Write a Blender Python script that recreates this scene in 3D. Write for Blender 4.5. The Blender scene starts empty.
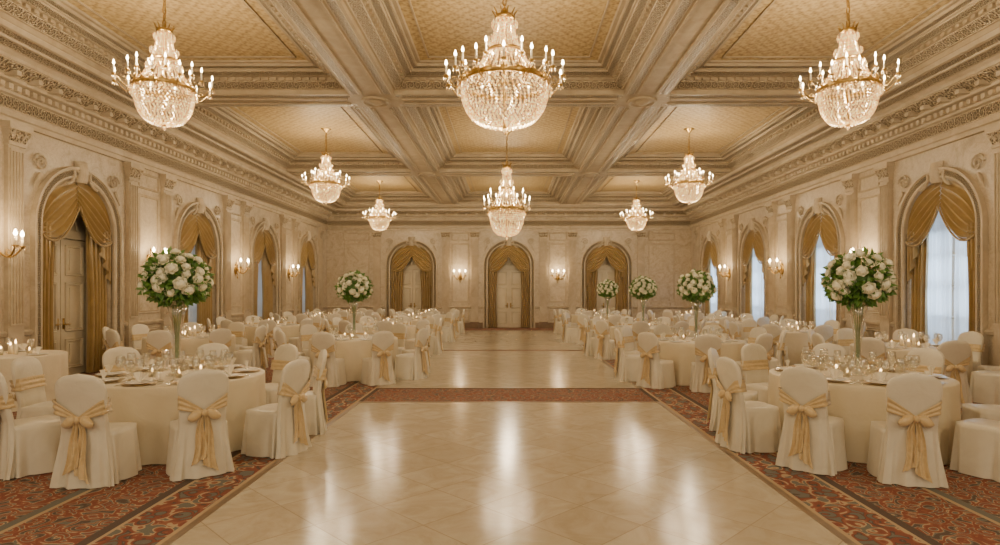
import bpy, math, random
from math import sin, cos, pi, sqrt, radians, atan2, floor
from mathutils import Vector, Matrix
random.seed(7)
S = bpy.context.scene
COL = S.collection

# ------------------------------------------------------------------ mesh builder
class B:
    def __init__(s):
        s.v = []; s.f = []; s.m = []; s.uv = []
    def add(s, vs, fs, mi=0, uvs=None):
        o = len(s.v); s.v += [tuple(v) for v in vs]
        for i, f in enumerate(fs):
            s.f.append([o + k for k in f]); s.m.append(mi)
            s.uv.append(uvs[i] if uvs else [(0, 0)] * len(f))
    def box(s, x0, x1, y0, y1, z0, z1, mi=0, tf=None):
        vs = [(x, y, z) for x in (x0, x1) for y in (y0, y1) for z in (z0, z1)]
        if tf: vs = [tf(*p) for p in vs]
        s.add(vs, [(0,1,3,2),(4,6,7,5),(0,4,5,1),(2,3,7,6),(0,2,6,4),(1,5,7,3)], mi)
    def grid(s, fn, nu, nv, mi=0, cu=False, uvw=None):
        nuu = nu if cu else nu + 1
        vs = [fn(i / nu, j / nv) for i in range(nuu) for j in range(nv + 1)]
        fs = []; uvs = []
        for i in range(nu):
            for j in range(nv):
                a = i * (nv + 1) + j; b = ((i + 1) % nuu) * (nv + 1) + j
                fs.append((a, b, b + 1, a + 1))
                uvs.append([(i/nu, j/nv), ((i+1)/nu, j/nv), ((i+1)/nu, (j+1)/nv), (i/nu, (j+1)/nv)])
        s.add(vs, fs, mi, uvs)
    def lathe(s, prof, n=24, c=(0, 0, 0), mi=0):
        P = len(prof) - 1
        def fn(u, v):
            r, z = prof[int(round(v * P))]
            return (c[0] + r * cos(2*pi*u), c[1] + r * sin(2*pi*u), c[2] + z)
        s.grid(fn, n, P, mi, cu=True)
    def tube(s, pts, r, n=6, mi=0, closed=False):
        pts = [Vector(p) for p in pts]; N = len(pts)
        vs = []
        for i, p in enumerate(pts):
            if closed: t = pts[(i+1) % N] - pts[i-1]
            else: t = pts[min(i+1, N-1)] - pts[max(i-1, 0)]
            t.normalize()
            up = Vector((0, 0, 1)) if abs(t.z) < .9 else Vector((1, 0, 0))
            a = t.cross(up).normalized(); b = t.cross(a)
            rr = r[i] if isinstance(r, (list, tuple)) else r
            for k in range(n):
                an = 2*pi*k/n
                vs.append(p + a * (rr*cos(an)) + b * (rr*sin(an)))
        fs = []
        for i in range(N if closed else N - 1):
            for k in range(n):
                i2 = (i+1) % N
                fs.append((i*n+k, i*n+(k+1) % n, i2*n+(k+1) % n, i2*n+k))
        if not closed:
            fs.append(tuple(range(n))); fs.append(tuple((N-1)*n+k for k in range(n)))
        s.add(vs, fs, mi)
    def octa(s, c, r, h, mi=0, rot=0):
        x, y, z = c
        vs = [(x+r*cos(rot+k*pi/2), y+r*sin(rot+k*pi/2), z) for k in range(4)] + [(x, y, z+h), (x, y, z-h)]
        s.add(vs, [(0,1,4),(1,2,4),(2,3,4),(3,0,4),(1,0,5),(2,1,5),(3,2,5),(0,3,5)], mi)
    def ball(s, c, rx, ry, rz, n=12, m=8, mi=0):
        s.grid(lambda u, v: (c[0]+rx*sin(pi*v)*cos(2*pi*u), c[1]+ry*sin(pi*v)*sin(2*pi*u), c[2]+rz*cos(pi*v)), n, m, mi, cu=True)
    def mesh(s, name, mats, smooth=True):
        me = bpy.data.meshes.new(name)
        me.from_pydata(s.v, [], s.f)
        for m in mats: me.materials.append(m)
        me.polygons.foreach_set('material_index', s.m)
        me.polygons.foreach_set('use_smooth', [smooth] * len(s.f))
        uvl = me.uv_layers.new(name='UVMap')
        flat = []
        for u in s.uv:
            for p in u: flat += [p[0], p[1]]
        uvl.data.foreach_set('uv', flat)
        me.update()
        return me

def link(name, me, parent=None, loc=(0,0,0), rot=(0,0,0), sc=(1,1,1)):
    o = bpy.data.objects.new(name, me)
    COL.objects.link(o)
    o.location = loc; o.rotation_euler = rot; o.scale = sc
    if parent: o.parent = parent
    return o

def struct(name, me, label, cat):
    o = link(name, me); o['kind'] = 'structure'; o['label'] = label; o['category'] = cat
    return o

TN = [0]
def trim(me, label, cat='trim'):
    TN[0] += 1
    return struct('trim_%d' % TN[0], me, label, cat)

def spawn(name, parts, loc, rz, sc, label, cat, group=None, root_mesh=None):
    """parts: list of (name, mesh, loc, rot, scale, parent index or None)"""
    r = link(name, root_mesh, None, loc, (0, 0, rz), sc if isinstance(sc, tuple) else (sc,)*3)
    r['label'] = label; r['category'] = cat
    if group: r['group'] = group
    objs = []
    for (n, me, l, ro, s, pi_) in parts:
        objs.append(link(n, me, r if pi_ is None else objs[pi_], l, ro, s))
    return r

# ------------------------------------------------------------------ materials
def newmat(name):
    m = bpy.data.materials.new(name); m.use_nodes = True
    nt = m.node_tree; nt.nodes.clear()
    out = nt.nodes.new('ShaderNodeOutputMaterial')
    return m, nt, out
def N(nt, t, **kw):
    n = nt.nodes.new(t)
    for k, v in kw.items(): setattr(n, k, v)
    return n
def setin(nt, sock, val):
    if hasattr(val, 'is_output'): nt.links.new(val, sock)
    else: sock.default_value = val
def MT(nt, op, a, b=0.0, c=None):
    n = N(nt, 'ShaderNodeMath', operation=op)
    setin(nt, n.inputs[0], a); setin(nt, n.inputs[1], b)
    if c is not None: setin(nt, n.inputs[2], c)
    return n.outputs[0]
def MIX(nt, f, a, b):
    n = N(nt, 'ShaderNodeMix', data_type='RGBA')
    setin(nt, n.inputs[0], f)
    setin(nt, n.inputs[6], a if hasattr(a, 'is_output') else (*a, 1))
    setin(nt, n.inputs[7], b if hasattr(b, 'is_output') else (*b, 1))
    return n.outputs[2]
def NOISE(nt, vec, scale, detail=3, dist=0.0, rough=.55):
    n = N(nt, 'ShaderNodeTexNoise')
    n.inputs['Scale'].default_value = scale; n.inputs['Detail'].default_value = detail
    n.inputs['Distortion'].default_value = dist; n.inputs['Roughness'].default_value = rough
    if vec: nt.links.new(vec, n.inputs['Vector'])
    return n.outputs[0]
def RAMP(nt, fac, stops, interp='LINEAR'):
    n = N(nt, 'ShaderNodeValToRGB'); cr = n.color_ramp; cr.interpolation = interp
    while len(cr.elements) < len(stops): cr.elements.new(.5)
    for e, (p, c) in zip(cr.elements, stops):
        e.position = p; e.color = (*c, 1) if len(c) == 3 else c
    nt.links.new(fac, n.inputs[0])
    return n.outputs[0]
def PRIN(nt, out, col, rough=.5, metal=0.0, bump=None, bstr=.3, bdist=.02, **kw):
    p = N(nt, 'ShaderNodeBsdfPrincipled')
    setin(nt, p.inputs['Base Color'], col if hasattr(col, 'is_output') else (*col, 1))
    setin(nt, p.inputs['Roughness'], rough); p.inputs['Metallic'].default_value = metal
    if bump is not None:
        b = N(nt, 'ShaderNodeBump'); b.inputs['Strength'].default_value = bstr; b.inputs['Distance'].default_value = bdist
        nt.links.new(bump, b.inputs['Height']); nt.links.new(b.outputs[0], p.inputs['Normal'])
    for k, v in kw.items(): setin(nt, p.inputs[k.replace('_', ' ')], v)
    nt.links.new(p.outputs[0], out.inputs[0])
    return p
def COORD(nt, which='Object'):
    return N(nt, 'ShaderNodeTexCoord').outputs[which]

def simple(name, c1, c2, scale=4, rough=.5, metal=0, bstr=.15, bscale=None, **kw):
    m, nt, out = newmat(name); co = COORD(nt)
    n1 = NOISE(nt, co, scale, 3)
    col = MIX(nt, MT(nt, 'MULTIPLY_ADD', n1, 2.0, -.5), c1, c2)
    bn = NOISE(nt, co, bscale or scale * 4, 3)
    PRIN(nt, out, col, rough, metal, bn, bstr, .02, **kw)
    return m

def marble_wall():
    m, nt, out = newmat('wall_marble'); co = COORD(nt)
    a = NOISE(nt, co, 1.7, 8, 2.0, .68)
    b = NOISE(nt, co, 3.5, 8, 2.4, .65)
    base = RAMP(nt, a, [(.28, (.36, .29, .19)), (.45, (.50, .42, .30)), (.6, (.57, .49, .365)), (.78, (.43, .35, .24))])
    vein = RAMP(nt, b, [(.46, (0,0,0)), (.5, (1,1,1)), (.54, (0,0,0))])
    col = MIX(nt, MT(nt, 'MULTIPLY', vein, .35), base, (.28, .20, .12))
    PRIN(nt, out, col, .35, 0, b, .05)
    return m
def stone(name, c1, c2, rough=.5):
    m, nt, out = newmat(name); co = COORD(nt)
    a = NOISE(nt, co, 2.2, 6, 1.2, .6)
    col = MIX(nt, MT(nt, 'MULTIPLY_ADD', a, 2.4, -.7), c1, c2)
    PRIN(nt, out, col, rough, 0, NOISE(nt, co, 18, 4), .08)
    return m
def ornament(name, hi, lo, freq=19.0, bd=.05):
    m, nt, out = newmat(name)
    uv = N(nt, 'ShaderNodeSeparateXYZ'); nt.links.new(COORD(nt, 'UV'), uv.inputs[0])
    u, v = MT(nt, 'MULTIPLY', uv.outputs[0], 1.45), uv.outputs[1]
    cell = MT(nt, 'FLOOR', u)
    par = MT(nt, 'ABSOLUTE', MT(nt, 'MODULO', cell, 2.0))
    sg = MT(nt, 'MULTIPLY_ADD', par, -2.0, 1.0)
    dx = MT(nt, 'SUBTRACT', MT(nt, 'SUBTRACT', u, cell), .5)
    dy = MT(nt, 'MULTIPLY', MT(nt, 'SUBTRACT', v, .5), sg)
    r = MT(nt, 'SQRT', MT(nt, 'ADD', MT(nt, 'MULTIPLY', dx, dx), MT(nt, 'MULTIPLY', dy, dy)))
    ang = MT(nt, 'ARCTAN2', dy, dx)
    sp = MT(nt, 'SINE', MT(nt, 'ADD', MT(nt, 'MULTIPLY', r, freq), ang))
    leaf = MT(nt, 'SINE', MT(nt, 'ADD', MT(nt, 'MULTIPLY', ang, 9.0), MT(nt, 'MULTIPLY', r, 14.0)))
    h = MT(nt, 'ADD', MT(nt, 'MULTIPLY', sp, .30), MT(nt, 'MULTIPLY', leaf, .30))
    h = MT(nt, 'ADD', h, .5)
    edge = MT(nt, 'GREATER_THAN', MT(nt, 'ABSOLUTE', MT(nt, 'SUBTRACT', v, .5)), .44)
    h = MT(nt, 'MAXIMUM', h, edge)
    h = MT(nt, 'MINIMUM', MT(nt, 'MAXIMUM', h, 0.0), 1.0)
    col = MIX(nt, MT(nt, 'SMOOTH_MIN', MT(nt, 'MULTIPLY', h, 1.3), 1.0, .2), lo, hi)  # bronze glaze in recesses, darkened so some carving shade sits in the colour
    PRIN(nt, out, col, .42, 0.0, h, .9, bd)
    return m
def ceiling_gold():
    m, nt, out = newmat('ceiling_damask')
    sp = N(nt, 'ShaderNodeSeparateXYZ'); nt.links.new(COORD(nt), sp.inputs[0])
    k = 2*pi/.44
    a = MT(nt, 'SINE', MT(nt, 'MULTIPLY', MT(nt, 'ADD', sp.outputs[0], sp.outputs[1]), k))
    b = MT(nt, 'SINE', MT(nt, 'MULTIPLY', MT(nt, 'SUBTRACT', sp.outputs[0], sp.outputs[1]), k))
    p = MT(nt, 'ABSOLUTE', MT(nt, 'MULTIPLY', a, b))
    v = N(nt, 'ShaderNodeTexVoronoi'); v.inputs['Scale'].default_value = 17; v.inputs['Randomness'].default_value = .7
    nt.links.new(COORD(nt), v.inputs['Vector'])
    h = MT(nt, 'ADD', MT(nt, 'MULTIPLY', p, .35), MT(nt, 'MULTIPLY', v.outputs[0], .8))
    h = MT(nt, 'ADD', h, MT(nt, 'MULTIPLY', NOISE(nt, COORD(nt), .8, 4), .2))
    col = RAMP(nt, h, [(.15, (.19, .12, .042)), (.5, (.37, .255, .105)), (.85, (.52, .39, .19))])
    PRIN(nt, out, col, .5, .05, h, .3, .015)
    return m
def tile():
    m, nt, out = newmat('dance_floor_marble'); co = COORD(nt)
    mp = N(nt, 'ShaderNodeMapping'); mp.inputs['Rotation'].default_value = (0, 0, pi/4)
    nt.links.new(co, mp.inputs[0])
    sp = N(nt, 'ShaderNodeSeparateXYZ'); nt.links.new(mp.outputs[0], sp.inputs[0])
    L = .56
    ux = MT(nt, 'DIVIDE', MT(nt, 'ADD', sp.outputs[0], 50.0), L); uy = MT(nt, 'DIVIDE', MT(nt, 'ADD', sp.outputs[1], 50.0), L)
    fx = MT(nt, 'FRACT', ux); fy = MT(nt, 'FRACT', uy)
    ex = MT(nt, 'ABSOLUTE', MT(nt, 'SUBTRACT', fx, .5)); ey = MT(nt, 'ABSOLUTE', MT(nt, 'SUBTRACT', fy, .5))
    g = MT(nt, 'GREATER_THAN', MT(nt, 'MAXIMUM', ex, ey), .4925)
    cv = N(nt, 'ShaderNodeCombineXYZ'); nt.links.new(MT(nt, 'FLOOR', ux), cv.inputs[0]); nt.links.new(MT(nt, 'FLOOR', uy), cv.inputs[1])
    wn = N(nt, 'ShaderNodeTexWhiteNoise'); nt.links.new(cv.outputs[0], wn.inputs['Vector'])
    va = N(nt, 'ShaderNodeVectorMath', operation='ADD'); nt.links.new(co, va.inputs[0]); nt.links.new(wn.outputs['Color'], va.inputs[1])
    ns = NOISE(nt, va.outputs[0], 2.4, 7, 1.8, .65)
    base = RAMP(nt, ns, [(.3, (.40, .335, .235)), (.5, (.50, .435, .325)), (.7, (.57, .51, .40))])
    base = MIX(nt, MT(nt, 'MULTIPLY', wn.outputs['Value'], .40), base, (.39, .325, .23))
    col = MIX(nt, MT(nt, 'MULTIPLY', g, .55), base, (.24, .185, .12))
    PRIN(nt, out, col, .17, 0, MT(nt, 'MULTIPLY', g, -.3), .03, .02, Specular_IOR_Level=.40)
    return m
def carpet():
    m, nt, out = newmat('carpet_oriental'); co = COORD(nt)
    nz = N(nt, 'ShaderNodeTexNoise'); nz.inputs['Scale'].default_value = 2.4; nz.inputs['Detail'].default_value = 2
    nt.links.new(co, nz.inputs['Vector'])
    vm = N(nt, 'ShaderNodeVectorMath', operation='MULTIPLY_ADD')
    nt.links.new(nz.outputs['Color'], vm.inputs[0]); vm.inputs[1].default_value = (.18, .18, 0); nt.links.new(co, vm.inputs[2])
    v1 = N(nt, 'ShaderNodeTexVoronoi'); v1.inputs['Scale'].default_value = 1.35; v1.inputs['Randomness'].default_value = .15
    nt.links.new(vm.outputs[0], v1.inputs['Vector'])
    ringw = MT(nt, 'SINE', MT(nt, 'MULTIPLY', v1.outputs['Distance'], 26.0))
    v2 = N(nt, 'ShaderNodeTexVoronoi'); v2.inputs['Scale'].default_value = 6.5; nt.links.new(vm.outputs[0], v2.inputs['Vector'])
    v2.inputs['Randomness'].default_value = .7
    fl = MT(nt, 'SINE', MT(nt, 'MULTIPLY', v2.outputs['Distance'], 15.0))
    h = MT(nt, 'ADD', MT(nt, 'MULTIPLY', ringw, .24), MT(nt, 'MULTIPLY', fl, .28)); h = MT(nt, 'ADD', h, .5)
    red, dk, tan, rust, grn = (.20, .045, .026), (.06, .042, .038), (.46, .34, .20), (.27, .085, .045), (.12, .13, .115)
    field = RAMP(nt, h, [(0, dk), (.10, grn), (.25, tan), (.32, rust), (.42, red), (.62, rust), (.70, tan), (.78, grn), (.90, red)], 'CONSTANT')
    sp = N(nt, 'ShaderNodeSeparateXYZ'); nt.links.new(co, sp.inputs[0])
    d = MT(nt, 'SUBTRACT', MT(nt, 'ABSOLUTE', sp.outputs[0]), 2.27)
    z = lambda lo, hi: MT(nt, 'MULTIPLY', MT(nt, 'GREATER_THAN', d, lo), MT(nt, 'LESS_THAN', d, hi))
    w = MT(nt, 'ADD', MT(nt, 'SINE', MT(nt, 'MULTIPLY', sp.outputs[1], 12.0)), MT(nt, 'SINE', MT(nt, 'MULTIPLY', d, 26.0)))
    w = MT(nt, 'ADD', MT(nt, 'MULTIPLY', w, .22), MT(nt, 'MULTIPLY', fl, .24)); w = MT(nt, 'ADD', w, .5)
    band = RAMP(nt, w, [(0, grn), (.18, dk), (.3, red), (.55, rust), (.66, tan), (.80, grn)], 'CONSTANT')
    col = MIX(nt, z(.0, .62), field, band)
    col = MIX(nt, z(.0, .07), col, dk); col = MIX(nt, z(.07, .11), col, tan)
    col = MIX(nt, z(.54, .57), col, tan); col = MIX(nt, z(.57, .65), col, dk)
    col = MIX(nt, z(1.30, 1.34), col, tan); col = MIX(nt, z(1.34, 1.42), col, grn)
    fine = NOISE(nt, co, 160, 2)
    col = MIX(nt, MT(nt, 'MULTIPLY', fine, .3), col, (.24, .16, .11))
    PRIN(nt, out, col, .95, 0, fine, .4, .01)
    return m
def fabric(name, c1, c2, rough=.5, sheen=.3, fs=7, bs=.25, metal=0, dist=.6, bd=.03):
    m, nt, out = newmat(name); co = COORD(nt)
    n1 = NOISE(nt, co, fs, 3, dist)
    col = MIX(nt, n1, c1, c2)
    PRIN(nt, out, col, rough, metal, n1, bs, bd, Sheen_Weight=sheen)
    return m
def glassy(name, tint=(1,1,1), tr=.75, emis=0.0, ecol=(1,.75,.4), gcol=(1,.97,.92), grough=.06):
    m, nt, out = newmat(name)
    t = N(nt, 'ShaderNodeBsdfTransparent'); t.inputs[0].default_value = (*tint, 1)
    g = N(nt, 'ShaderNodeBsdfGlossy'); g.inputs['Roughness'].default_value = grough
    g.inputs[0].default_value = (*gcol, 1)
    lw = N(nt, 'ShaderNodeLayerWeight'); lw.inputs[0].default_value = .35
    f = MT(nt, 'MINIMUM', MT(nt, 'MULTIPLY_ADD', lw.outputs['Facing'], .8, 1 - tr), 1.0)
    mx = N(nt, 'ShaderNodeMixShader'); nt.links.new(f, mx.inputs[0]); nt.links.new(t.outputs[0], mx.inputs[1]); nt.links.new(g.outputs[0], mx.inputs[2])
    o = mx.outputs[0]
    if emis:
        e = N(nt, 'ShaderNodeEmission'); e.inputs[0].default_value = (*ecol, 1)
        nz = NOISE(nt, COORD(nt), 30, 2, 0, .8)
        nt.links.new(MT(nt, 'MULTIPLY', MT(nt, 'POWER', nz, 7.0), emis * 150), e.inputs[1])  # specks of emission painted into the glass itself
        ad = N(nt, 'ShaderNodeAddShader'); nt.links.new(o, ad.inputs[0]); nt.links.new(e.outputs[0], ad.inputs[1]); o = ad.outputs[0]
    nt.links.new(o, out.inputs[0])
    m.cycles.emission_sampling = 'NONE'
    return m
def emit(name, c, s):
    m, nt, out = newmat(name)
    e = N(nt, 'ShaderNodeEmission'); e.inputs[0].default_value = (*c, 1); e.inputs[1].default_value = s
    nt.links.new(e.outputs[0], out.inputs[0]); m.cycles.emission_sampling = 'NONE'
    return m
def sheer():
    m, nt, out = newmat('sheer_voile'); co = COORD(nt)
    t = N(nt, 'ShaderNodeBsdfTranslucent'); t.inputs[0].default_value = (.88, .93, 1, 1)
    d = N(nt, 'ShaderNodeBsdfDiffuse'); d.inputs[0].default_value = (.6, .62, .66, 1)
    tp = N(nt, 'ShaderNodeBsdfTransparent')
    a = N(nt, 'ShaderNodeMixShader'); a.inputs[0].default_value = .3
    nt.links.new(t.outputs[0], a.inputs[1]); nt.links.new(d.outputs[0], a.inputs[2])
    b = N(nt, 'ShaderNodeMixShader')
    nt.links.new(MT(nt, 'MULTIPLY_ADD', NOISE(nt, co, 60, 2), .1, .12), b.inputs[0])
    nt.links.new(a.outputs[0], b.inputs[1]); nt.links.new(tp.outputs[0], b.inputs[2])
    nt.links.new(b.outputs[0], out.inputs[0])
    return m

M_WALL = marble_wall()
M_STONE = stone('cream_stone', (.56, .475, .345), (.41, .33, .22))
M_CEIL = stone('ceiling_plaster', (.43, .35, .23), (.31, .24, .15), .6)
M_BASE = stone('brown_marble_plinth', (.15, .095, .055), (.24, .16, .09), .3)
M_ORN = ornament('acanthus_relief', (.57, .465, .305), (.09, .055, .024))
M_GOLDP = ceiling_gold()
M_TILE = tile()
M_CARPET = carpet()
M_CHAIR = fabric('ivory_satin_cover', (.74, .69, .56), (.60, .54, .42), .34, .2, 4.5, .38, 0, 1.0, .022)
M_CLOTH = fabric('cream_tablecloth', (.72, .64, .46), (.62, .53, .36), .5, .2, 4, .4)
M_SASH = fabric('gold_satin_sash', (.72, .56, .31), (.50, .35, .16), .27, .4, 14, .4)
M_DRAPE = fabric('gold_satin_drape', (.45, .31, .115), (.24, .155, .048), .28, .3, 3, .15)
M_SHEER = sheer()
M_BRASS = simple('antique_brass', (.58, .40, .15), (.32, .20, .065), 9, .28, 1.0)
M_CRYST = glassy('cut_crystal_glow', (1, .93, .80), .72, .22, (1, .72, .34), (1, .88, .66), .12)  # crystal emits by itself, standing in for light from the bulbs inside
M_GLASS = glassy('clear_glass', (.98, .99, .98), .84)
M_PANE = glassy('window_pane', (.92, .96, 1), .92)
M_CANDLE = simple('ivory_candle', (.85, .78, .6), (.8, .7, .5), 5, .5, 0)
M_FLAME = emit('warm_flame', (1, .74, .42), 50)
M_FLAME2 = emit('small_flame', (1, .6, .25), 18)
M_DOOR = simple('painted_cream_door', (.60, .53, .39), (.49, .42, .29), 2, .4, 0, .05)
M_PORC = simple('white_porcelain', (.85, .82, .75), (.8, .76, .68), 3, .2, 0, .02)
M_SILVER = simple('polished_silver', (.8, .77, .7), (.7, .66, .6), 8, .22, 1.0, .02)
M_ROSE = fabric('ivory_rose_petal', (.93, .91, .74), (.84, .80, .55), .6, .1, 9, .1)
M_LEAF = simple('foliage_green', (.06, .16, .03), (.18, .33, .07), 14, .42, 0, .2)
M_NAPK = fabric('ivory_napkin', (.86, .80, .66), (.8, .72, .55), .6, .2, 12, .2)

# ------------------------------------------------------------------ dimensions
XW, YF, YB, ZW = 8.6, 28.3, -3.6, 5.66
ZS, ZC = 5.65, 6.1
AR, SPR = 1.0, 2.95
ARCH_Y = [12.0, 16.6, 21.1, 25.6]
TL = lambda s, d, z: (-XW + d, s, z)
TR = lambda s, d, z: (XW - d, s, z)
TF = lambda s, d, z: (s, YF - d, z)

# ------------------------------------------------------------------ floor
b = B(); b.box(-XW - .6, XW + .6, YB, YF + .6, -.1, 0)
struct('floor', b.mesh('floor', [M_CARPET], False), 'red oriental patterned wall-to-wall carpet floor', 'floor')
for i, (y0, y1) in enumerate([(YB + .3, 9.2), (10.6, 17.2), (17.55, 26.3)]):
    b = B(); b.box(-2.27, 2.27, y0, y1, 0.0, .008)
    b.box(-2.33, -2.27, y0-.06, y1+.06, 0, .010, 1); b.box(2.27, 2.33, y0-.06, y1+.06, 0, .010, 1)
    b.box(-2.27, 2.27, y0-.06, y0, 0, .010, 1); b.box(-2.27, 2.27, y1, y1+.06, 0, .010, 1)
    o = link('dance_floor', b.mesh('dance_floor', [M_TILE, M_BASE], False))
    o['label'] = 'polished cream marble dance floor laid in diagonal tiles'; o['category'] = 'dance floor'; o['kind'] = 'structure'

# ------------------------------------------------------------------ walls
def archz(x, a=AR): return SPR + sqrt(max(0, a*a - x*x))
def wall(name, T, s0, s1, cs, label):
    b = B(); cur = s0
    def q(a, bb, c, d):
        b.add([a, bb, c, d], [(0, 1, 2, 3)])
    for c in sorted(cs):
        q(T(cur,0,0), T(c-AR,0,0), T(c-AR,0,ZW), T(cur,0,ZW))
        n = 24
        for k in range(n):
            x0 = -AR*cos(pi*k/n); x1 = -AR*cos(pi*(k+1)/n)
            z0 = SPR+AR*sin(pi*k/n); z1 = SPR+AR*sin(pi*(k+1)/n)
            q(T(c+x0,0,z0), T(c+x1,0,z1), T(c+x1,0,ZW), T(c+x0,0,ZW))
            q(T(c+x0,0,z0), T(c+x1,0,z1), T(c+x1,-.5,z1), T(c+x0,-.5,z0))
        for sx in (-AR, AR):
            q(T(c+sx,0,0), T(c+sx,-.5,0), T(c+sx,-.5,SPR), T(c+sx,0,SPR))
        cur = c + AR
    q(T(cur,0,0), T(s1,0,0), T(s1,0,ZW), T(cur,0,ZW))
    struct(name, b.mesh(name, [M_WALL], False), label, 'wall')
wall('wall_left', TL, YB, YF, ARCH_Y, 'cream marble wall with tall arched openings')
wall('wall_right', TR, YB, YF, ARCH_Y, 'cream marble wall with tall arched openings')
wall('wall_far', TF, -XW, XW, [-4.6, 0, 4.6], 'cream marble end wall with three arched doorways')

CP = [(0,4.60,0),(.08,4.60,0),(.08,4.68,0),(.12,4.70,0),(.12,4.80,0),(.05,4.84,0),(.05,5.06,1),(.12,5.08,0),(.12,5.13,0),
      (.15,5.13,0),(.15,5.23,0),(.27,5.25,0),(.30,5.30,0),(.32,5.30,0),(.55,5.46,1),(.58,5.46,0),(.58,5.52,0),(.66,5.56,0),
      (.70,5.56,0),(.88,5.60,1),(.90,5.575,0),(.95,5.575,0),(.97,5.60,0),(1.12,5.62,1),(1.15,5.60,0),(1.22,5.60,0),(1.30,5.66,0)]
def mould(b, T, s0, s1, prof, m0=0, m1=0):
    for (d0, z0, _), (d1, z1, mi) in zip(prof[:-1], prof[1:]):
        w = max(.02, sqrt((d1-d0)**2 + (z1-z0)**2))
        a0, a1 = s0 + d0*m0, s0 + d1*m0; e0, e1 = s1 - d0*m1, s1 - d1*m1
        b.add([T(a0,d0,z0), T(e0,d0,z0), T(e1,d1,z1), T(a1,d1,z1)], [(0,1,2,3)], mi,
              [[(a0/w,0),(e0/w,0),(e1/w,1),(a1/w,1)]])
for T, s0, s1, m0, m1, nm in [(TL, YB, YF, 0, 1, ''), (TR, YB, YF, 0, 1, ''), (TF, -XW, XW, 1, 1, '')]:
    b = B(); mould(b, T, s0, s1, CP, m0, m1)
    s = s0 + .4
    while s < s1 - .4:
        b.box(s, s+.09, .14, .22, 5.13, 5.22, 0, T); s += .17
    s = s0 + .6
    while s < s1 - .6:      # modillion brackets
        b.box(s, s+.10, .28, .50, 5.28, 5.36, 0, T); s += .46
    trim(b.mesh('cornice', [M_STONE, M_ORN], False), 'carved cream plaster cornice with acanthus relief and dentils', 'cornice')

def runs(s0, s1, cs, half):
    out = []; cur = s0
    for c in sorted(cs):
        out.append((cur, c-half)); cur = c+half
    out.append((cur, s1)); return out
for T, s0, s1, cs, nm in [(TL,YB,YF,ARCH_Y,'left'),(TR,YB,YF,ARCH_Y,'right'),(TF,-XW,XW,[-4.6,0,4.6],'far')]:
    b = B()
    for a, e in runs(s0, s1, cs, 1.22):
        mould(b, T, a, e, [(.05,0,0),(.05,.22,0),(.02,.26,0),(0,.26,0)])
    struct('baseboard_'+nm, b.mesh('base', [M_BASE], False), 'brown marble skirting board', 'baseboard')
    b = B()
    for a, e in runs(s0, s1, cs, 1.22):
        mould(b, T, a, e, [(0,.92,0),(.05,.94,0),(.07,1.0,0),(.03,1.03,0),(0,1.04,0)])
    trim(b.mesh('dado', [M_STONE], False), 'cream stone dado rail', 'dado rail')

def archivolt(T, c):
    b = B()
    prof = [(-.0,-.02,0),(0,.05,0),(.03,.07,0),(.05,.07,0),(.17,.07,1),(.18,.10,0),(.23,.10,0),(.23,0,0)]
    path = [('l', k/4*SPR) for k in range(5)] + [('a', pi*k/28) for k in range(1, 28)] + [('r', SPR*(1-k/4)) for k in range(5)]
    def P(p, o, d):
        k, t = p; r = AR + o
        if k == 'l': return T(c-r, d, t)
        if k == 'r': return T(c+r, d, t)
        return T(c-r*cos(t), d, SPR+r*sin(t))
    L = 0
    for i in range(len(path)-1):
        p, q = path[i], path[i+1]
        l = (Vector(P(q,.1,0))-Vector(P(p,.1,0))).length
        for (o0,d0,_),(o1,d1,mi) in zip(prof[:-1], prof[1:]):
            w = max(.02, sqrt((o1-o0)**2+(d1-d0)**2))
            b.add([P(p,o0,d0),P(q,o0,d0),P(q,o1,d1),P(p,o1,d1)],[(0,1,2,3)],mi,[[(L/w,0),((L+l)/w,0),((L+l)/w,1),(L/w,1)]])
        L += l
    zt = SPR+AR
    b.grid(lambda u,v: T(c+(.13+.04*v)*cos(pi*u)*(1-.2*sin(pi*v)), .02+.16*sin(pi*u)*(.4+.6*sin(pi*(.15+.7*v))), zt-.08+.42*v), 10, 8, 0)
    for sg in (-1, 1):
        pts = [T(c+sg*(.12+.16*t+.05*sin(5*t)), .07, zt+.12+.10*sin(3.4*t)-.12*t) for t in [i/12*1.6 for i in range(13)]]
        b.tube(pts, .03, 6, 0)
        cx, cz = c+sg*1.02, SPR+1.12
        b.tube([T(cx+(.17-.0085*i)*cos(i*.6*sg+(0 if sg>0 else pi)), .04, cz+(.17-.0085*i)*sin(i*.6)) for i in range(18)], .022, 6, 0)
        b.tube([T(cx+sg*(.02+.16*t), .04, cz-.2-.28*t) for t in [0,.25,.5,.75,1]], [.035,.04,.035,.022,.01], 6, 0)
    return b.mesh('archivolt', [M_STONE, M_ORN], False)

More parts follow.
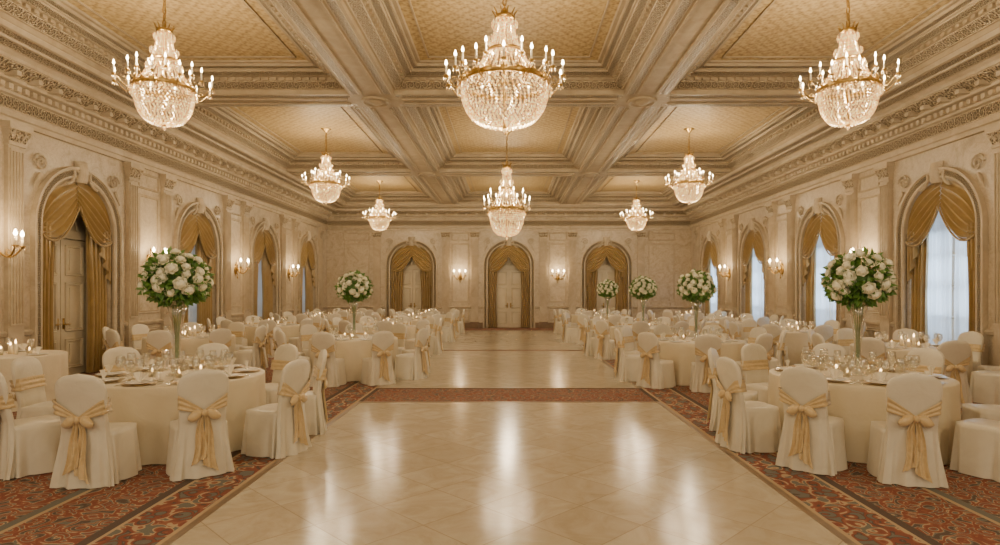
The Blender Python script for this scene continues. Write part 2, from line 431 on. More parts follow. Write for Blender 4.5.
def pilaster(T, c, w=.34):
    b = B(); h = w/2
    b.box(c-h-.04, c+h+.04, 0, .14, 0, .30, 2, T)
    b.box(c-h-.02, c+h+.02, 0, .12, .30, .38, 0, T)
    b.box(c-h, c+h, 0, .08, .38, 4.22, 0, T)
    for k in range(5):       # fluting fillets
        x = c-h+.03+k*(w-.06-.022)/4
        b.box(x, x+.022, .08, .105, 1.15, 4.12, 0, T)
    for z in (1.11, 4.12): b.box(c-h+.02, c+h-.02, .08, .11, z, z+.04, 0, T)
    b.box(c-h-.02, c+h+.02, 0, .11, 4.22, 4.26, 0, T)
    b.add([T(c-h,.08,4.26),T(c+h,.08,4.26),T(c+h+.06,.17,4.50),T(c-h-.06,.17,4.50)],[(0,1,2,3)],1,[[(0,0),(1.6,0),(1.8,1),(-.2,1)]])
    for sg in (-1, 1):
        b.add([T(c+sg*h,0,4.26),T(c+sg*h,.08,4.26),T(c+sg*(h+.06),.17,4.50),T(c+sg*(h+.06),0,4.50)],[(0,1,2,3)],0)
        b.tube([T(c+sg*(h+.0)+sg*.055*cos(k*.8), .15, 4.46+.055*sin(k*.8)) for k in range(8)], .022, 6, 0)
    for k in range(3):
        x = c-h+.06+k*(w-.12)/2
        b.grid(lambda u,v: T(x+(.055*(1-v*.55))*(2*u-1), .09+.09*v**2*(1-.3*abs(2*u-1)), 4.27+.15*v), 4, 5, 0)
    b.box(c-h-.08, c+h+.08, 0, .18, 4.50, 4.60, 0, T)
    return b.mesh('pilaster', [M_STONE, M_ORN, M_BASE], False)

def frame(b, T, s0, s1, z0, z1, w=.07, d=.035):
    pr = [(0,0),(.01,d),(w*.5,d*.6),(w-.01,d),(w,0)]
    for (i0,d0),(i1,d1) in zip(pr[:-1], pr[1:]):
        A = [(s0+i0,z0+i0),(s1-i0,z0+i0),(s1-i0,z1-i0),(s0+i0,z1-i0)]
        C = [(s0+i1,z0+i1),(s1-i1,z0+i1),(s1-i1,z1-i1),(s0+i1,z1-i1)]
        for k in range(4):
            k2 = (k+1) % 4
            b.add([T(A[k][0],d0,A[k][1]),T(A[k2][0],d0,A[k2][1]),T(C[k2][0],d1,C[k2][1]),T(C[k][0],d1,C[k][1])],[(0,1,2,3)],0)

def panelpair(T, c, hw):
    b = B()
    frame(b, T, c-hw, c+hw, 1.2, 4.0); frame(b, T, c-hw, c+hw, .34, .86)
    frame(b, T, c-hw, c+hw, 4.12, 4.5, .05)
    return b.mesh('wall_panel_moulding', [M_STONE], False)

for T in (TL, TR):
    for c in ARCH_Y:
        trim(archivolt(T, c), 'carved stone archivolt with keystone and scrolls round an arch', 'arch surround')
        for s in (c-1.62, c+1.62):
            trim(pilaster(T, s), 'cream stone fluted wall pilaster with carved capital', 'pilaster')
    for m in [9.7, 14.3, 18.85, 23.35]:
        trim(panelpair(T, m, .42), 'moulded rectangular wall panel frames', 'wall panel')
for c in (-4.6, 0, 4.6):
    trim(archivolt(TF, c), 'carved stone archivolt with keystone and scrolls round an arch', 'arch surround')
    for s in (c-1.62, c+1.62):
        trim(pilaster(TF, s), 'cream stone fluted wall pilaster with carved capital', 'pilaster')
for m in (-2.3, 2.3): trim(panelpair(TF, m, .42), 'moulded rectangular wall panel frames', 'wall panel')
for m in (-7.2, 7.2): trim(panelpair(TF, m, .62), 'moulded rectangular wall panel frames', 'wall panel')

# ------------------------------------------------------------------ ceiling
XCOL = [(-7.3, -3.2), (-2.3, 2.3), (3.2, 7.3)]
YROW = [(-2.6, 4.3), (5.1, 12.0), (12.8, 19.7), (20.5, 27.0)]
b = B()
def soff(x0, x1, y0, y1):
    e = .15
    long_y = (y1-y0) > (x1-x0)
    if long_y:
        for a, c, mi in ((x0, x0+.05,0),(x0+.05,x0+.05+e,1),(x0+.05+e,x1-.05-e,0),(x1-.05-e,x1-.05,1),(x1-.05,x1,0)):
            b.add([(a,y0,ZS),(c,y0,ZS),(c,y1,ZS),(a,y1,ZS)],[(0,1,2,3)],mi,[[(y0/e,0),(y0/e,1),(y1/e,1),(y1/e,0)]])
        for xx in (x0+.24, x1-.28): b.box(xx, xx+.04, y0+.1, y1-.1, ZS-.03, ZS)
    else:
        for a, c, mi in ((y0,y0+.05,0),(y0+.05,y0+.05+e,1),(y0+.05+e,y1-.05-e,0),(y1-.05-e,y1-.05,1),(y1-.05,y1,0)):
            b.add([(x0,a,ZS),(x1,a,ZS),(x1,c,ZS),(x0,c,ZS)],[(0,1,2,3)],mi,[[(x0/e,0),(x1/e,0),(x1/e,1),(x0/e,1)]])
        for yy in (y0+.24, y1-.28): b.box(x0+.1, x1-.1, yy, yy+.04, ZS-.03, ZS)
for x0, x1 in ((-3.2,-2.3),(2.3,3.2)):
    for y0, y1 in YROW: soff(x0, x1, y0, y1)
ybs = [(4.3,5.1),(12.0,12.8),(19.7,20.5)]
for y0, y1 in ybs:
    for x0, x1 in XCOL: soff(x0, x1, y0, y1)
    for x0, x1 in ((-3.2,-2.3),(2.3,3.2)):
        b.add([(x0,y0,ZS),(x1,y0,ZS),(x1,y1,ZS),(x0,y1,ZS)],[(0,1,2,3)],0)
        cx, cy = (x0+x1)/2, (y0+y1)/2
        b.lathe([(.30,0),(.30,-.04),(.26,-.05),(.22,-.02),(.16,-.03),(.10,-.07),(0,-.09)], 20, (cx,cy,ZS), 0)
for q in [(-XW,XW,27.0,YF),(-XW,XW,YB,-2.6),(-XW,-7.3,-2.6,27.0),(7.3,XW,-2.6,27.0)]:
    b.add([(q[0],q[2],ZS),(q[1],q[2],ZS),(q[1],q[3],ZS),(q[0],q[3],ZS)],[(0,1,2,3)],0)
b.box(-XW-.6, XW+.6, YB, YF+.6, ZC+.05, ZC+.2, 0)
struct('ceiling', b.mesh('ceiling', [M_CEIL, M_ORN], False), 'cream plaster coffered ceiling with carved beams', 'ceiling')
CF = [(0,ZS,0),(0,ZS+.09,0),(.04,ZS+.09,0),(.20,ZS+.20,1),(.22,ZS+.20,0),(.22,ZS+.26,0),(.28,ZS+.27,0),(.40,ZS+.32,1),(.41,ZS+.34,0),(.43,ZS+.34,0),(.44,ZS+.355,0),(.52,ZS+.375,1),(.53,ZS+.375,0),(.54,ZS+.42,0),(.60,ZS+.42,0),(.62,ZC,0)]
for x0, x1 in XCOL:
    for y0, y1 in YROW:
        b = B()
        for (i0,z0,_),(i1,z1,mi) in zip(CF[:-1], CF[1:]):
            w = max(.02, sqrt((i1-i0)**2+(z1-z0)**2))
            A = [(x0+i0,y0+i0),(x1-i0,y0+i0),(x1-i0,y1-i0),(x0+i0,y1-i0)]
            C = [(x0+i1,y0+i1),(x1-i1,y0+i1),(x1-i1,y1-i1),(x0+i1,y1-i1)]
            for k in range(4):
                k2 = (k+1) % 4
                f = (lambda p: p[0]) if k % 2 == 0 else (lambda p: p[1])
                b.add([(*A[k],z0),(*A[k2],z0),(*C[k2],z1),(*C[k],z1)],[(0,1,2,3)],mi,
                      [[(f(A[k])/w,0),(f(A[k2])/w,0),(f(C[k2])/w,1),(f(C[k])/w,1)]])
        for k in range(int((y1-y0-.5)/.16)):
            yy = y0+.27+k*.16
            b.box(x0+.215, x0+.27, yy, yy+.08, ZS+.20, ZS+.25); b.box(x1-.27, x1-.215, yy, yy+.08, ZS+.20, ZS+.25)
        for k in range(int((x1-x0-.5)/.16)):
            xx = x0+.27+k*.16
            b.box(xx, xx+.08, y1-.27, y1-.215, ZS+.20, ZS+.25); b.box(xx, xx+.08, y0+.215, y0+.27, ZS+.20, ZS+.25)
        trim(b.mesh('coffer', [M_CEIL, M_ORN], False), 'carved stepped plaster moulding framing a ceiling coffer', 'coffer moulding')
        b = B()
        b.add([(x0+.6,y0+.6,ZC),(x1-.6,y0+.6,ZC),(x1-.6,y1-.6,ZC),(x0+.6,y1-.6,ZC)],[(0,1,2,3)],0)
        for (a0,a1,c0,c1) in ((x0+.78,x1-.78,y0+.78,y0+.81),(x0+.78,x1-.78,y1-.81,y1-.78),(x0+.78,x0+.81,y0+.78,y1-.78),(x1-.81,x1-.78,y0+.78,y1-.78)):
            b.box(a0,a1,c0,c1,ZC-.025,ZC,1)
        trim(b.mesh('coffer_panel', [M_GOLDP, M_CEIL], False), 'gold damask patterned ceiling panel', 'ceiling panel')

# ------------------------------------------------------------------ doors, windows, curtains
WN = [0]; DN = [0]
def arch_fill(b, T, c, d, a=AR, z0=0, mi=0):
    b.grid(lambda u,v: T(c-a+2*a*u, d, z0+(archz(-a+2*a*u, a)-z0)*v), 24, 4, mi)
def door(T, c):
    DN[0] += 1
    b = B()
    arch_fill(b, T, c, -.44)
    def bx(*a): b.box(*a, 0, T)
    bx(c-.84, c-.72, -.44, -.34, 0, 2.9); bx(c+.72, c+.84, -.44, -.34, 0, 2.9); bx(c-.84, c+.84, -.44, -.33, 2.78, 2.95)
    for k in range(1, 6):
        an = pi*k/6
        b.tube([T(c+r*cos(an), -.40, SPR+r*sin(an)) for r in (.05,.5,.98)], .025, 5, 0)
    b.tube([T(c+.5*cos(pi*k/16), -.40, SPR+.5*sin(pi*k/16)) for k in range(17)], .02, 5, 0)
    root = struct('door_%d' % DN[0], b.mesh('door_surround', [M_DOOR], False), 'cream panelled double door in an arched surround', 'door')
    for sg in (-1, 1):
        b = B(); x0, x1 = sorted((c+sg*.01, c+sg*.71))
        b.box(x0, x1, -.42, -.37, .01, 2.76, 0, T)
        TD = lambda s, d, z: T(s, d-.37, z)
        for z0, z1 in ((.15,.75),(.9,1.9),(2.03,2.66)):
            frame(b, TD, x0+.1, x1-.1, z0, z1, .06, .03)
            b.box(x0+.22, x1-.22, -.37, -.355, z0+.11, z1-.11, 0, T)
        leaf = link('door_leaf', b.mesh('door_leaf', [M_DOOR], False), root)
        b = B(); hx = c+sg*.08
        b.tube([T(hx,-.37,1.05),T(hx,-.31,1.05),T(hx+sg*.12,-.31,1.05)], .012, 8)
        b.box(hx-.025, hx+.025, -.375, -.36, .95, 1.17, 0, T)
        link('handle', b.mesh('handle', [M_BRASS]), leaf)
def window(T, c, power):
    WN[0] += 1
    b = B()
    for x in (-.96, -.32, .28, .92):
        b.box(c+x, c+x+.04, -.46, -.40, .0, archz(x+.02)-.01, 0, T)
    b.box(c-.03, c+.03, -.47, -.39, .0, 3.94, 0, T)
    for z in (.02,.5,1.15,1.8,2.45,2.92): b.box(c-.97, c+.97, -.46, -.40, z, z+.05, 0, T)
    b.tube([T(c+.975*cos(pi*k/20), -.43, SPR+.975*sin(pi*k/20)) for k in range(21)], .03, 5, 0)
    root = struct('window_%d' % WN[0], b.mesh('window_frame', [M_DOOR], False), 'tall arched multi-pane window lit by daylight', 'window')
    b = B(); arch_fill(b, T, c, -.44, .97)
    link('glass_pane', b.mesh('pane', [M_PANE], False), root)
    for sg in (-1, 1):
        b = B()
        def fn(u, v):
            s = sg*(.04+.90*u); z = .03+(archz(s)-.05)*v
            return T(c+s, -.30+.03*sin(u*2*pi*7+.4*sin(v*4))+.012*sin(u*31+v*5), z)
        b.grid(fn, 70, 8)
        o = link('sheer_curtain', b.mesh('sheer', [M_SHEER])); o['label'] = 'white sheer curtain panel glowing with daylight in an arched window'; o['category'] = 'sheer curtain'; o['group'] = 'sheer curtains'
    li = bpy.data.lights.new('daylight', 'AREA'); li.shape = 'RECTANGLE'; li.size = 1.9; li.size_y = 3.6
    li.energy = power; li.color = (.64, .82, 1.0)
    lo = link('daylight', li); p = Vector(T(c, -.9, 1.95)); q = Vector(T(c, 0, 1.95))
    lo.location = p; lo.rotation_euler = (q-p).to_track_quat('-Z', 'Z').to_euler()
def curtains(T, c, inner=.40):
    root = link('window_curtain', None); root.location = T(c, -.15, 0)
    root['label'] = 'gold satin curtains with draped swag valance in an arch'; root['category'] = 'curtain'; root['group'] = 'arch curtains'
    off = Vector(root.location)
    def fin(b, n):
        b.v = [tuple(Vector(v)-off) for v in b.v]
        link(n, b.mesh(n, [M_DRAPE]), root)
    for sg in (-1, 1):
        b = B()
        nf = max(3, round(inner/.11))
        def fn(u, v):
            g = 1-.10*sin(pi*min(1, v*1.4))
            s = sg*(.975-inner*u*g); z = .02+(min(archz(s), SPR+.6)-.05)*v
            return T(c+s, -.15+.065*sin(u*2*pi*nf+.3)+.008*sin(u*40+v*3), z)
        b.grid(fn, nf*12, 10); fin(b, 'drape')
    for sg in (-1, 1):     # two swags meeting at the crown
        b = B()
        def bot(u):
            s = sg*(.97*u)
            return s, (1-u)*3.42+u*2.78-.36*sin(pi*u)**.85
        def fn(u, v):
            an = pi/2-sg*(pi/2)*u; tx, tz = .975*cos(an), SPR+.975*sin(an)
            s, z = bot(u)
            x = tx+(s-tx)*v; zz = tz+(z-tz)*(v**.85)
            k = sin(pi*min(1, max(0, u*.94+.03)))**.5
            fold = .055*(1-2*abs(sin(v*pi*5.5+.3)))*k
            return T(c+x, -.04+fold+.06*k*v+(.012 if sg > 0 else 0), zz)
        b.grid(fn, 30, 88)
        b.tube([T(c+bot(i/24)[0], .02, bot(i/24)[1]) for i in range(25)], .020, 6)
        fin(b, 'swag')
        b = B()
        def fn(u, v):
            s = sg*(.965-.28*u); zb = 1.85+.70*u
            return T(c+s, -.03+.05*sin(u*2*pi*3), SPR+.05+(zb-SPR-.05)*v)
        b.grid(fn, 36, 8); fin(b, 'jabot')
for i, c in enumerate(ARCH_Y):
    if i == 0: door(TL, c)
    else: window(TL, c, 12)
    window(TR, c, 190)
    curtains(TL, c, .52 if i == 0 else .76); curtains(TR, c, .42)
for c in (-4.6, 0, 4.6):
    door(TF, c); curtains(TF, c, .58 if c else .42)

# ------------------------------------------------------------------ chandelier
def chand_parts(rb, wide):
    """rb basket radius; arms end at .80"""
    P = []; I = (0,0,0); O = (1,1,1)
    b = B()
    b.lathe([(0,1.04),(.03,1.03),(.035,.99),(.02,.96),(.05,.94),(.13,.93),(.145,.905),(.13,.88),(.05,.86),(.02,.84),(.02,-.5),(.05,-.58),(0,-.62)], 20)
    for k in range(10):
        an = 2*pi*k/10
        b.tube([((.12+.05*t)*cos(an), (.12+.05*t)*sin(an), .92+.10*t*(1.2-t*.4)) for t in (0,.4,.8,1.1)], [.014,.012,.010,.004], 5)
    b.lathe([(rb-.03,.022),(rb+.02,.03),(rb+.032,.0),(rb+.02,-.035),(rb-.03,-.03),(rb-.03,.022)], 48)
    r2 = .27
    b.lathe([(r2-.03,.44),(r2,.445),(r2+.01,.42),(r2-.03,.41),(r2-.03,.44)], 36)
    for k in range(20):
        an = 2*pi*k/20; R = rb+.032
        b.grid(lambda u,v: ((R+.012*sin(pi*v))*cos(an+(u-.5)*.16*sin(pi*v)), (R+.012*sin(pi*v))*sin(an+(u-.5)*.16*sin(pi*v)), -.035+.10*v), 3, 4)
    for k in range(6):
        an = 2*pi*k/6
        b.tube([(r*cos(an), r*sin(an), .0) for r in (.02,.25,rb-.02)], .010, 5)
    def bas(ph): return (rb-.015)*cos(ph)**.62, -.07-.50*sin(ph)
    for k in range(12):      # basket ribs
        an = 2*pi*k/12
        b.tube([(bas(ph)[0]*cos(an), bas(ph)[0]*sin(an), bas(ph)[1]) for ph in [i/12*1.5 for i in range(13)]], .005, 4)
    P.append(('frame', b.mesh('chandelier_frame', [M_BRASS]), I, I, O, None))
    b = B()   # upper tent of bead strands
    for k in range(34):
        an = 2*pi*k/34
        for i in range(38):
            t = i/37
            r = .11+.16*t+(rb-.31)*t**3.2; z = .87-.83*t
            b.octa((r*cos(an), r*sin(an), z), .010+.008*t, .0145, 0, an)
    for (R, z, n, h) in ((.17,.85,18,.055),(.295,.37,28,.05),(.23,.62,22,.045)):
        for k in range(n):
            an = 2*pi*(k+.5)/n
            b.octa((R*cos(an), R*sin(an), z-.04), .016, h, 0, an)
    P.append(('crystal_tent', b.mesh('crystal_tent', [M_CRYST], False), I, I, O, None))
    b = B()   # basket
    rows = 18
    for j in range(rows):
        ph = (j/(rows-1))*pi/2*.97
        R = (rb-.01)*cos(ph)**.62; z = -.07-.50*sin(ph)
        n = max(8, int(2*pi*R/.062))
        for k in range(n):
            an = 2*pi*(k+.5*(j%2))/n
            b.octa((R*cos(an), R*sin(an), z), .021, .025, 0, an)
    for q in range(3):       # rosette of drops closing the bowl
        for k in range(6+4*q):
            an = 2*pi*k/(6+4*q); R = .05+.045*q
            b.octa((R*cos(an), R*sin(an), -.575), .020, .024, 0, an)
    for k in range(36):
        an = 2*pi*k/36; R = rb+.042
        b.octa((R*cos(an), R*sin(an), -.11), .014, .055, 0, an)
    b.octa((0,0,-.63), .035, .05)
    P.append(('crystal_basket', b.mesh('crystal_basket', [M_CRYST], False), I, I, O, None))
    def arm(r0, r1, z1):
        b = B(); pts = []; rad = []
        for i in range(13):
            t = i/12; pts.append((r0+(r1-r0)*t, 0, -.02-.10*sin(pi*min(1,t*1.25))*(1-t*.5)+z1*t**2)); rad.append(.011-.003*t)
        b.tube(pts, rad, 6)
        b.tube([(r0+(r1-r0)*.45+.03*cos(a), 0, .02+.03*sin(a)) for a in [k*.7 for k in range(8)]], .006, 5)
        b.lathe([(.010,0),(.028,.01),(.040,.022),(.038,.027),(.018,.026),(.018,.04),(0,.04)], 12, (r1,0,z1-.03))
        for k in range(5):
            a = 2*pi*k/5; b.octa((r1+.038*cos(a), .038*sin(a), z1-.052), .009, .028, 1)
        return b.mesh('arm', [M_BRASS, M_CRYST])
    A1, A2 = arm(rb,.80,.06), arm(.27,rb,.10)
    b = B(); b.lathe([(0,0),(.014,0),(.013,.12),(0,.12)], 10); CM = b.mesh('candle', [M_CANDLE])
    b = B(); b.lathe([(0,0),(.012,.01),(.019,.028),(.013,.050),(.006,.072),(0,.082)], 10); FM = b.mesh('bulb', [M_FLAME])
    tiers = [(14 if wide else 12,.80,.06,A1,0),(8 if wide else 6,rb,.22,A2,.12)]
    for n, R, z, A, zo in tiers:
        for k in range(n):
            an = 2*pi*(k+.5)/n
            P.append(('arm', A, (0,0,zo), (0,0,an), O, None))
            P.append(('candle', CM, (R*cos(an), R*sin(an), z+.01), I, O, None))
            P.append(('bulb', FM, (R*cos(an), R*sin(an), z+.13), I, O, None))
    return P
CHW = chand_parts(.60, True); CHN = chand_parts(.50, False)
LC = (1, .795, .53)
def plight(loc, e, r=.08, c=LC, sp=.16):
    l = bpy.data.lights.new('point_light', 'POINT'); l.energy = e; l.shadow_soft_size = r; l.color = c; l.specular_factor = sp
    o = link('point_light', l); o.location = loc
    return o
def chandelier(P, x, y, z, s, sz, e, label):
    r = spawn('chandelier', P, (x,y,z), .1*x, (s,s,sz), label, 'chandelier', 'crystal ballroom chandeliers')
    top = z+1.03*sz; b = B()
    L = ZC-top; n = int(L/.085)
    for k in range(n+1):
        zz = k*L/n
        pts = [((.022*cos(a) if k%2 else 0), (0 if k%2 else .022*cos(a)), zz+.055*sin(a)) for a in [2*pi*i/10 for i in range(10)]]
        b.tube(pts, .010, 5, 0, True)
    b.lathe([(0,L-.10),(.05,L-.08),(.09,L-.02),(.14,L-.01),(.14,L)], 20)
    b.v = [(p[0]/s, p[1]/s, 1.03+p[2]/sz) for p in b.v]
    link('chain', b.mesh('chain', [M_BRASS]), r)
    for k in range(3):
        a = 2*pi*k/3+.5
        plight((x+.66*s*cos(a), y+.66*s*sin(a), z+.33*sz), e/3)
    plight((x, y, z-.85*sz), e*.35, .15)
E = 160
chandelier(CHW, -.06, 8.2, 4.54, 1.0, 1.0, E, 'large gilt and crystal chandelier with lit candle arms on chain')
chandelier(CHW, -.06, 16.5, 3.98, .80, 1.28, E, 'tall gilt and crystal chandelier hung low on long chain')
for x in (-4.94, 4.86):
    chandelier(CHN, x, 8.6, 4.62, .78, .90, E, 'gilt and crystal chandelier with lit candle arms on chain')
    chandelier(CHN, x, 16.2, 4.62, .76, .85, E, 'gilt and crystal chandelier with lit candle arms on chain')
    chandelier(CHN, x*1.04, 23.8, 4.64, .78, .82, E, 'gilt and crystal chandelier with lit candle arms on chain')
for x in (-5, 0, 5): plight((x, .8, 4.6), E*1.4, .3, LC, .05)  # added fill lights overhead, no chandelier modelled here
for x in (-5, 0, 5): plight((x, -2.6, 3.2), E*.9, .5, LC, .0)  # added fill lights behind the camera, no fixture
plight((0, 24.0, 4.4), E*.9, .3, LC, .1)  # point light without a fixture, towards the far end

# ------------------------------------------------------------------ sconces
def sconce_parts():
    P = []
    b = B()
    b.lathe([(0,.03),(.03,.03),(.05,.018),(.07,.02),(.08,0)], 18)
    b.v = [(x, z, y*1.9) for x, y, z in b.v]
    b.ball((0,.045,0), .03,.03,.045)
    b.octa((0,.05,-.21), .02, .06)
    for sg in (-1, 1):
        b.tube([(sg*(.02+.05*t), .03, .10+.10*t-.05*t*t*2+.02*sin(6*t)) for t in [i/8 for i in range(9)]], .012, 6)
        b.tube([(sg*(.02+.04*t), .03, -.10-.09*t) for t in [i/6 for i in range(7)]], [.014-.0015*i for i in range(7)], 6)
    b.tube([(0,.03,.1),(0,.05,.2),(0,.03,.28)], [.022,.018,.004], 6)
    P.append(('backplate', b.mesh('backplate', [M_BRASS]), (0,0,0),(0,0,0),(1,1,1),None))
    b = B()
    b.tube([(.22*t, .06+.18*t+.02*sin(pi*t), -.02-.12*sin(pi*t)+.06*t) for t in [i/10 for i in range(11)]], .013, 6)
    b.tube([(.10+.035*cos(a), .15, -.04+.035*sin(a)) for a in [k*.7 for k in range(8)]], .008, 5)
    b.lathe([(.01,-.03),(.04,0),(.05,.012),(0,.014)], 12, (.22,.24,.04))
    for k in range(5):
        a = 2*pi*k/5; b.octa((.22+.045*cos(a), .24+.045*sin(a), .015), .009, .028, 1)
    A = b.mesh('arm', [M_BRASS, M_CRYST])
    b = B(); b.lathe([(0,0),(.018,0),(.017,.13),(0,.13)], 10); C = b.mesh('candle', [M_CANDLE])
    b = B(); b.lathe([(0,0),(.016,.01),(.026,.035),(.018,.065),(.006,.09),(0,.10)], 10); F = b.mesh('bulb', [M_FLAME])
    for rz in (-.75, 0, .75):
        m = Matrix.Rotation(rz+radians(42), 4, 'Z')
        p = m @ Vector((.22,.24,.05))
        P.append(('arm', A, (0,0,0), (0,0,rz+radians(42)), (1,1,1), None))
        P.append(('candle', C, tuple(p), (0,0,0), (1,1,1), None))
        P.append(('bulb', F, (p.x,p.y,p.z+.13), (0,0,0), (1,1,1), None))
    return P
SC = sconce_parts()
def sconce(x, y, rz, nx, ny):
    spawn('wall_sconce', SC, (x,y,2.42), rz, 1.2, 'brass three-candle wall sconce with lit bulbs on marble', 'wall lamp', 'brass wall sconces')
    plight((x+nx*.40, y+ny*.40, 2.74), 26, .06, (1, .72, .40))
for m in [9.97, 14.3, 18.85, 23.35]:
    sconce(-XW+.01, m, -pi/2, 1, 0)
    if m > 10: sconce(XW-.01, m, pi/2, -1, 0)
for m in (-2.3, 2.3): sconce(m, YF-.01, pi, 0, -1)

# ------------------------------------------------------------------ chair
def chair_parts():
    P = []
    b = B()   # seat cover with skirt
    def sq(th, hx, hy, e=.28):
        c, s_ = cos(th), sin(th)
        return (hx*(abs(c)**e)*(1 if c >= 0 else -1), hy*(abs(s_)**e)*(1 if s_ >= 0 else -1))
    def fn(u, v):
        th = 2*pi*u
        if v < .25:
            k = v/.25; x, y = sq(th, .222*k, .222*k, .38); return (x, y, .480-.016*k**3)
        k = (v-.25)/.75
        w = .018*k*sin(th*9)+.012*k*sin(th*14+1)
        x, y = sq(th, .226+.030*k+w, .226+.022*k+w, .38+.12*k)
        return (x, y, .464-.456*k)
    b.grid(fn, 112, 16, 0, cu=True)
    P.append(('seat_cover', b.mesh('seat_cover', [M_CHAIR]), (0,0,0),(0,0,0),(1,1,1),None))
    b = B()   # back cover, from the top rail to the floor
    def rear(z): return -.250-.085*max(0, z-.5)/.5 - .045*(max(0, (.5-z)/.5))**1.3
    def fn(u, v):
        th = 2*pi*u; z = .008+.99*v
        if z > .82:
            k = (z-.82)/.178; hw = .216*max(0, 1-k**2.9)**.5
        elif z > .62: hw = .198+.018*(z-.62)/.20
        elif z > .5: hw = .198
        else: hw = .198+.062*((.5-z)/.5)**1.2
        th_ = .036 if z < .84 else .036*max(.05, (1-((z-.84)/.158)**4))**.5
        kk = max(0, (.6-z)/.6)
        x, y = sq(th, hw+.014*kk*sin(th*9), th_+.010*kk*sin(th*11+.5), .52)
        y += .020*kk*sin(x*36+.6)
        if z > .6: y += .003*sin((x*26)+(z-.6)*9*(1 if x > 0 else -1))*(1-(z-.6)/.4)
        bow = .02*(1-(x/.23)**2)
        return (x, rear(z)+.045+y-bow, z)
    b.grid(fn, 88, 44, 0, cu=True)
    P.append(('back_cover', b.mesh('back_cover', [M_CHAIR]), (0,0,0),(0,0,0),(1,1,1),None))
    b = B()   # sash wrapped round the back
    def fn(u, v):
        z_of = lambda a: (.60+.11*abs(a)**.9, .020+.048*abs(a))
        if u < .5:
            a = -1+4*u; zc, hh = z_of(a); z = zc+hh*(2*v-1); x = a*.216
            y = rear(z)-.010-.02*(1-(x/.23)**2)-.007*sin(v*pi*5)*abs(a)
        else:
            a = 1-4*(u-.5); zc, hh = .71, .065; z = zc+hh*(2*v-1); x = a*.216
            y = rear(z)+.091-.02*(1-(x/.23)**2)+.004*sin(v*pi*5)
        return (x, y, z)
    b.grid(fn, 40, 12, 0, cu=True)
    P.append(('sash', b.mesh('sash', [M_SASH]), (0,0,0),(0,0,0),(1,1,1),None))
    b = B()   # bow
    yk = rear(.60)-.036
    b.ball((0,yk-.015,.598), .026,.024,.032)
    for sg in (-1, 1):
        def fn(u, v):
            L = .125; a = 2*pi*u; w = sin(pi*min(1,v*.93+.03))**.75
            return (sg*(.012+L*v), yk-.008+.028*w*cos(a), .60-.045*v+(.050*w)*sin(a)*(1-.25*cos(a*3)*v))
        b.grid(fn, 14, 10, 0, cu=True)
        ln = .50 if sg > 0 else .43
        def fn(u, v):
            w = .018+.046*v
            x = sg*(.012+.044*v+.012*sin(v*6))+w*(2*u-1)
            z = .59-ln*v-(.035*sg*(2*u-1))*v
            return (x, rear(z)-.036-.013*sin(u*pi*4+v*3)-.014*v, z)
        b.grid(fn, 12, 18)
    P.append(('bow', b.mesh('bow', [M_SASH]), (0,0,0),(0,0,0),(1,1,1),None))
    return P
CHAIR = chair_parts()

# ------------------------------------------------------------------ table & tableware
def table_parts(R):
    b = B(); ph = random.random()*6
    def fn(u, v):
        th = 2*pi*u
        if v < .2: k = v/.2; return (R*k*cos(th), R*k*sin(th), .765)
        if v < .3:
            k = (v-.2)/.1; r = R+.010*sin(k*pi/2); return (r*cos(th), r*sin(th), .765-.018*(1-cos(k*pi/2)))
        k = (v-.3)/.7
        r = R+.010+k**.8*(.012+.022*sin(th*14+ph)+.012*sin(th*23+1))
        return (r*cos(th), r*sin(th), .747-.738*k)
    b.grid(fn, 160, 20, 0, cu=True)
    cl = b.mesh('tablecloth', [M_CLOTH])
    b = B(); b.lathe([(0,.72),(R-.03,.72),(R-.03,.75),(0,.75)], 40)
    b.lathe([(.30,.01),(.28,.05),(.06,.10),(.05,.70),(.2,.72)], 16)
    tt = b.mesh('table_frame', [M_BASE])
    return [('tablecloth', cl, (0,0,0),(0,0,0),(1,1,1),None), ('pedestal', tt, (0,0,0),(0,0,0),(1,1,1),None)]
TAB = {r: table_parts(r) for r in (.86, .7, .91)}
def L1(name, prof, mat, n=20, smooth=True):
    b = B(); b.lathe(prof, n); return b.mesh(name, [mat], smooth)
m_charger = L1('charger', [(0,.004),(.10,.004),(.155,.014),(.16,.012),(.10,0),(0,0)], M_BRASS, 28)
m_plate = L1('plate', [(0,.018),(.075,.018),(.09,.022),(.13,.03),(.132,.027),(.09,.016),(.07,.012),(0,.012)], M_PORC, 28)
m_wine = L1('wine', [(0,.004),(.034,.004),(.034,0),(.036,.002),(.034,.006),(.006,.012),(.004,.02),(.004,.085),(.012,.095),(.032,.12),(.038,.15),(.032,.19),(.030,.195),(.030,.19),(.036,.15),(.030,.122),(.010,.10),(0,.098)], M_GLASS, 16)
m_gob = L1('goblet', [(0,.004),(.036,.004),(.036,0),(.034,.006),(.007,.012),(.006,.055),(.02,.065),(.04,.095),(.042,.15),(.040,.152),(.038,.095),(.018,.068),(0,.066)], M_GLASS, 16)
m_vot = L1('votive', [(0,.0),(.032,0),(.038,.07),(.036,.071),(.030,.006),(0,.006)], M_GLASS, 14)
m_vcan = L1('wax', [(0,.006),(.026,.006),(.026,.04),(0,.04)], M_CANDLE, 12)
m_vfl = L1('flame', [(0,.042),(.010,.05),(.012,.062),(.005,.08),(0,.09)], M_FLAME2, 8)
m_pcan = L1('pillar', [(0,0),(.03,0),(.03,.13),(.026,.135),(0,.132)], M_CANDLE, 14)
m_pfl = L1('pflame', [(0,.132),(.011,.145),(.013,.158),(.005,.18),(0,.19)], M_FLAME2, 8)
b = B()
